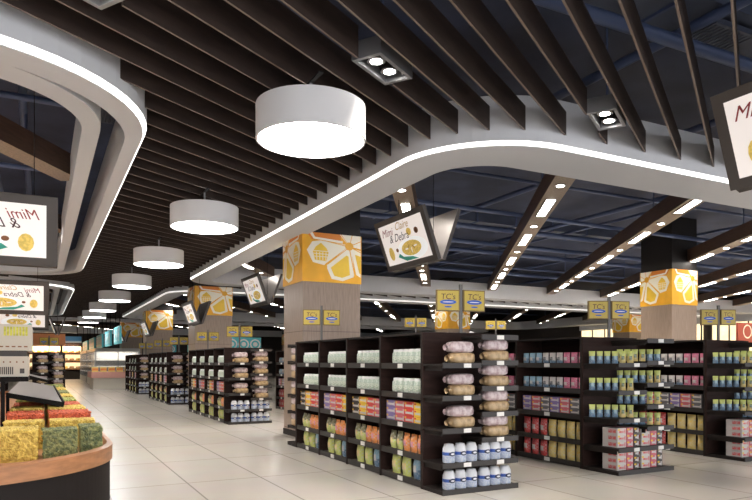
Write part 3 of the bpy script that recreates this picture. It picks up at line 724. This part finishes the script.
def produce(x0, x1, y0, y1, h, m, label):
    x, y = (x0+x1)/2, (y0+y1)/2; w, d = (x1-x0)/2, (y1-y0)/2
    r_ = MB(); r_.box(-w+.015, w-.015, -d+.015, d-.015, 0, h-.015, m)
    sz = .017 if y0 < 8 else .024
    def nug(px, py, pz, n):
        a = VR.random()*PI; T = Matrix.Rotation(a, 3, 'Z') @ Matrix.Rotation(VR.uniform(-1, 1), 3, 'X') if abs(n[2]) > .5 else Matrix.Rotation(math.atan2(n[1], n[0])+PI/2, 3, 'Z') @ Matrix.Rotation(a, 3, 'Y')
        r_.blob((px, py, pz), sz*VR.uniform(.9, 1.5), sz*.55, sz*.55, m, 1, 6, 4, 0, T)
    def fillf(n, u0, u1, v0, v1, f):
        A = (u1-u0)*(v1-v0); cnt = int(A/(sz*sz*2.0))
        for _ in range(cnt): u = VR.uniform(u0, u1); v = VR.uniform(v0, v1); nug(*f(u, v), n)
    fillf((0, -1, 0), -w+.02, w-.02, .02, h-.02, lambda u, v: (u, -d+.014, v))
    fillf((1, 0, 0), -d+.02, d-.02, .02, h-.02, lambda u, v: (w-.014, u, v))
    fillf((0, 0, 1), -w+.02, w-.02, -d+.02, d-.02, lambda u, v: (u, v, h-.014))
    o = r_.build('produce_block', None, (x, y, .55)); tag(o, label, 'produce', 'blocks of produce on the round counter'); return o
def pxX(px, Y):
    l = (px-376)/648; s, c = math.sin(TH), math.cos(TH); d = Y/(c-l*s); return d*(s+l*c)
# front row
produce(-1.15, pxX(40, 7.0)-.01, 7.0, 7.5, .31, 'veg_yellow', 'large yellow produce block at the front left of the counter')
produce(pxX(41, 7.0), pxX(79, 7.0), 7.02, 7.35, .30, 'veg_green', 'green produce block in the middle of the counter front')
produce(pxX(79, 7.0)+.01, .58, 7.2, 7.65, .30, 'veg_green', 'green produce block at the front right corner of the counter')
rows = [(7.95, 8.35, 0.31, 'veg_yellow', 'yellow', 'second'), (8.7, 9.35, 0.34, 'veg_red', 'red', 'third'), (9.7, 10.5, 0.33, 'veg_yellow', 'yellow', 'fourth'), (10.9, 11.8, 0.31, 'veg_red', 'red', 'fifth'),
        (12.2, 13.2, 0.31, 'veg_palegreen', 'pale green', 'sixth'), (13.6, 14.8, 0.31, 'veg_yellow', 'yellow', 'seventh'), (15.2, 16.6, 0.31, 'veg_green', 'green', 'eighth'), (17.0, 18.6, 0.31, 'veg_yellow', 'yellow', 'ninth'), (19.0, 21.0, 0.31, 'veg_palegreen', 'pale green', 'tenth')]
for y0, y1, h, m_, cn, on in rows:
    produce(-.36, .05, y0, y1, h, m_, 'middle %s produce block in the %s row back on the counter' % (cn, on))
    produce(.08, .56, y0, y1, h, m_, '%s produce block at aisle side, %s row back on the counter' % (cn, on))
    if y0 < 12: produce(-1.2, -.62, y0, y1, h, m_, 'left %s produce block in the %s row back on the counter' % (cn, on))
# kiosk box on posts with slanted trays
root = empty('counter_kiosk', (-.75, 9.2, .55)); tag(root, 'beige box kiosk on black posts standing on the produce counter', 'kiosk')
for x, y in ((.345, -.05), (.25, .6), (-.5, .3)): 
    if True: o = MB().box(x-.022, x+.022, y-.03, y+.03, -.0, .73, 'black_metal').build('post'); o.parent = root
o = MB().box(-.7, .62, -.15, 1.3, .71, .77, 'black_metal').build('base_tray'); o.parent = root
m_ = MB().box(-.7, .62, -.12, 1.3, .82, 1.08, 'box_beige')
for q in range(9): m_.box(.27+q*.022, .283+q*.022, -.125, -.12, .86, .95, 'frame_grey')
m_.box(.53, .58, -.125, -.12, .87, .93, 'frame_grey')
for q in range(5): m_.box(.28+q*.07, .295+q*.07, -.124, -.12, 1.0, 1.02, 'cookie')
o = m_.build('lower_cabinet'); o.parent = root; o.location.z = -.06
o = MB().box(-.7, .60, -.08, 1.3, 1.08, 1.15, 'frame_grey').build('dark_band'); o.parent = root; o.location.z = -.06
m_ = MB().box(-.7, .66, -.18, 1.3, 1.15, 1.47, 'box_beige')
mat('kiosk_yellow', (.75, .72, .10), .5, noise=.3, nscale=30)
for q in range(8): m_.box(.36+q*.033, .385+q*.033, -.184, -.18, 1.33, 1.44, 'kiosk_yellow')
m_.box(-.7, .27, -.184, -.18, 1.30, 1.45, 'teal')
for q in range(6): m_.box(.25+q*.065, .29+q*.065, -.184, -.18, 1.19, 1.205, 'cookie')
o = m_.build('header_box'); o.parent = root; o.location.z = -.06
def tray(x0, x1, y0, y1, z0, z1, label):
    r_ = empty('sloping_tray', (x0, y0, .55)); tag(r_, label, 'tray', 'sloping trays over the produce counter')
    a = math.atan2(z1-z0, x1-x0); L = math.hypot(x1-x0, z1-z0)
    mat('tray_top', (.30, .28, .28), .3)
    o = MB().box(0, L, 0, y1-y0, -.045, 0, 'black_metal', None, {'top': 'tray_top'}).box(L-.02, L, 0, y1-y0, 0, .03, 'black_metal').box(0, L, -.01, .01, -.045, .02, 'black_metal').build('tray_board', r_, (0, 0, z0-.55)); o.rotation_euler = (0, -a, 0)
    for yy in (.4, (y1-y0)-.4): o = MB().box(-.02, .02, yy-.03, yy+.03, 0, z0-.55, 'black_metal').build('post', r_)
tray(-.40, .30, 10.0, 17.3, 1.07, .92, 'large black sloping tray jutting toward the aisle over the counter')
tray(-.42, .20, 18.2, 21.6, 1.2, 1.02, 'smaller black sloping tray farther back over the counter')

# ------------------------------------------------------------------ far end of the aisle
def table(x0, x1, y0, y1):
    mat('pink_panel', (.70, .36, .30), .5, emit=(1, .45, .35), es=.0)
    r_ = empty('display_table', (x0, y0, 0)); tag(r_, 'low display table with pinkish edge beyond the fourth aisle gondola', 'table')
    MB().box(.1, x1-x0-.1, .1, y1-y0-.1, 0, .62, 'box_beige').build('base', r_)
    MB().box(0, x1-x0, 0, y1-y0, .62, .95, 'pink_panel').build('table_top', r_)
    for i in range(5):
        xx = x0+.2+i*(x1-x0-.4)/4
        tag(MB().box(-.16, .16, -.2, .2, 0, .28, 'c_gold').box(-.16, .16, -.203, -.2, .08, .2, 'c_orange').build('food_box', None, (xx, y0+.4, .95)), '%s golden box on the pinkish display table' % OL(i, 5), 'box', 'golden boxes on the pinkish display table')
table(2.5, 4.6, 38.6, 42)
mat('glass', (.8, .85, .85), .05, alpha=.18); mat('fridge_white', (.55, .54, .52), .4); mat('fridge_light', (.8, .8, .78), .5, emit=(1, .9, .75), es=.3)
def fridge(x0, x1, y0, y1, label, side):
    r_ = empty('display_fridge', (x0, y0, 0)); tag(r_, label, 'fridge', 'glass fronted fridges at the far end'); w, d = x1-x0, y1-y0
    MB().box(0, w, 0, d, 0, .45, 'fridge_white').build('base', r_); MB().box(0, w, 0, d, 2.15, 2.35, 'fridge_white').build('canopy', r_)
    if side == 'x': MB().box(w-.1, w, 0, d, .45, 2.15, 'fridge_white').build('back_panel', r_)
    else: MB().box(0, w, d-.1, d, .45, 2.15, 'fridge_white').build('back_panel', r_)
    for z in (.8, 1.2, 1.6):
        MB().box(.08, w-.1, .08, d-.1, z, z+.03, 'fridge_white').box(.05, .08, .08, d-.1, z-.02, z+.06, 'fridge_light').box(.08, w-.1, .05, .08, z-.02, z+.06, 'fridge_light').build('shelf', r_)
    area('fridge_fill_light', (w/2, d/2, 2.12), w-.3, d-.3, 16, (1, .93, .85), r_)  # fill light added under the canopy to brighten the dark aisle end
    n = max(2, int((d if side == 'x' else w)/1.2))
    for i in range(n+1):
        if side == 'x': MB().box(0, .05, i*(d-.05)/n, i*(d-.05)/n+.05, .45, 2.15, 'metal_grey').build('post', r_)
        else: MB().box(i*(w-.05)/n, i*(w-.05)/n+.05, 0, .05, .45, 2.15, 'metal_grey').build('post', r_)
    (MB().box(.015, .025, 0, d, .45, 2.15, 'glass') if side == 'x' else MB().box(0, w, .015, .025, .45, 2.15, 'glass')).build('glass_front', r_)
fridge(3.0, 5.6, 43.0, 44.0, 'glass fridge facing the camera behind the pinkish table', 'y')
fridge(3.0, 4.0, 44.2, 50.8, 'long glass fridge along the aisle, nearer of two', 'x')
fridge(3.0, 4.0, 52, 60, 'long glass fridge along the aisle, farther of two', 'x')
# teal banners
def banner(x0, x1, y0, y1, z0, z1, label, face):
    r_ = MB().box(0, x1-x0, 0, y1-y0, 0, z1-z0, 'teal')
    L = (y1-y0) if face == 'x' else (x1-x0); Hh = z1-z0; n = max(1, int(L/Hh*1.2))
    for i in range(n):
        c = (i+.5)*L/n
        for rr, m_, e in ((.40, 'white', .003), (.30, 'teal', .006), (.17, 'white', .009)):
            P = ell(c, Hh/2, rr*Hh, rr*Hh*.95, 12)
            r_.face([(-e, u, v) for u, v in P] if face == 'x' else [(u, -e, v) for u, v in P], m_)
    tag(r_.build('teal_banner', None, (x0, y0, z0)), label, 'banner', 'teal banners with white rings')
    
for i, (y0, y1) in enumerate(((31.5, 34.0), (36, 39), (41, 45), (47, 52), (54, 60))):
    banner(3.2, 3.3, y0, y1, 2.35, 3.15, '%s teal banner with white rings over the aisle side' % (['nearest', 'second', 'third', 'fourth', 'farthest'][i]), 'x')
    m_ = MB().tube((3.25, y0+.3, 3.15), (3.25, y0+.3, ZC), .02, 'black_metal').tube((3.25, y1-.3, 3.15), (3.25, y1-.3, ZC), .02, 'black_metal')
    tag(m_.build('banner_cable'), 'thin black cables holding the %s teal banner' % (['nearest', 'second', 'third', 'fourth', 'farthest'][i]), 'cable', 'cables of the teal banners')
def at(px, py, d):
    l = (px-376)/648*d; s, c = math.sin(TH), math.cos(TH); return (d*s+l*c, d*c-l*s, 1.5+(362-py)/648*d)
for i, (a, b, t0, t1, d) in enumerate(((226, 258, 337, 351, 34), (167, 175, 345, 353, 36), (188, 199, 345, 353, 30))):
    p0 = at(a, t1, d); p1 = at(b, t0, d); w = (b-a)/648*d/math.cos(TH)
    banner(p0[0], p0[0]+w, p0[1], p0[1]+.1, p0[2], p1[2], ['teal banner seen above the second aisle gondola end shelf', 'small teal sign left above third aisle gondola', 'small teal sign right above third aisle gondola'][i], 'y')
    tag(MB().box(-.04, .04, -.04, .04, 0, p0[2], 'pole_grey').build('banner_post', None, (p0[0]+w/2, p0[1]+.15, 0)), ['post behind the teal banner over second aisle gondola', 'post behind the small left teal sign', 'post behind the small right teal sign'][i], 'post')
# bakery wall at far end
mat('bakery_fill_glow', (.9, .62, .3), .5, emit=(1, .72, .4), es=.6, noise=.4, nscale=2)  # self-lit strip added behind the shelves to brighten the bakery
r_ = empty('bakery_shelf', (-.8, 62, 0)); tag(r_, 'lit bakery shelf wall full of golden loaves at the aisle end', 'shelf')
MB().box(0, 4.0, .5, .7, 0, 3.4, 'shelf_brown').build('back_panel', r_); MB().box(0, 4.0, -.1, .6, 3.2, 3.5, 'white').build('canopy', r_); MB().box(0, 4.0, -.1, .5, 0, .7, 'counter_dark').build('base', r_)
area('bakery_fill_light', (2.0, .0, 3.1), 3.6, .3, 80, (1, .82, .58), r_); area('bakery_fill_light', (2.0, -.6, 3.3), 3.6, .2, 60, (1, .85, .62), r_).rotation_euler = (math.radians(35), 0, 0)  # two fill lights added so the loaves do not go dark
BR = random.Random(4)
for i, z in enumerate((.9, 1.6, 2.3)):
    o = MB().box(0, 4.0, -.1, .5, z-.05, z, 'counter_wood').box(0, 4.0, .4, .48, z+.05, z+.55, 'bakery_fill_glow').build('shelf', r_)
    for j in range(8):
        tag(MB().blob((0, 0, .13), .2, .16, .13, BR.choice(('loaf_tan', 'noodle', 'c_gold')), .8, 10, 6).build('round_loaf', None, (-.55+j*.5, 62.15, z)), '%s round loaf on the %s bakery shelf at the aisle end' % (OL(j, 8), ['lowest', 'middle', 'highest'][i]), 'bread', 'round loaves on the bakery shelves')
# header boards above the far left gondolas
mat('header_orange', (.62, .22, .07), .5, noise=.3, nscale=1)
tag(MB().box(-.9, 1.0, 32, 32.3, 2.25, 2.75, 'header_orange').box(-.8, -.7, 32.1, 32.2, 0, 2.25, 'shelf_dark').box(.8, .9, 32.1, 32.2, 0, 2.25, 'shelf_dark').build('header_board'), 'long orange brown header board behind the far left gondola', 'sign')
mat('header_blue', (.10, .28, .5), .5)
tag(MB().box(1.0, 2.9, 56, 56.2, 3.0, 3.5, 'header_blue').box(1.0, 2.9, 55.98, 56, 3.0, 3.15, 'white').tube((1.3, 56.1, 3.5), (1.3, 56.1, ZC), .03, 'black_metal').tube((2.6, 56.1, 3.5), (2.6, 56.1, ZC), .03, 'black_metal').build('header_board'), 'blue and white hanging header board before the bakery shelf', 'sign')
# white cabinet and red banner at far right, small items on back shelves
p0 = at(738, 342, 30); 
m_ = MB().box(0, 3.4, 0, .1, 0, .95, 'deep_orange'); 
mat('red_banner', (.50, .09, .06), .5)
m_ = MB().box(0, 3.4, 0, .1, 0, .9, 'red_banner')
for c_ in (.7, 1.9, 3.0): m_.face([(u, -.003, v) for u, v in ell(c_, .5, .33, .33)], 'cream'); m_.face([(u, -.006, v) for u, v in ell(c_, .5, .26, .26)], 'red_banner')
m_.box(.3, .4, .02, .08, -p0[2], 0, 'pole_grey').box(3.0, 3.1, .02, .08, -p0[2], 0, 'pole_grey')
tag(m_.build('red_banner', None, p0), 'red banner with pale rings at the far right edge', 'banner')
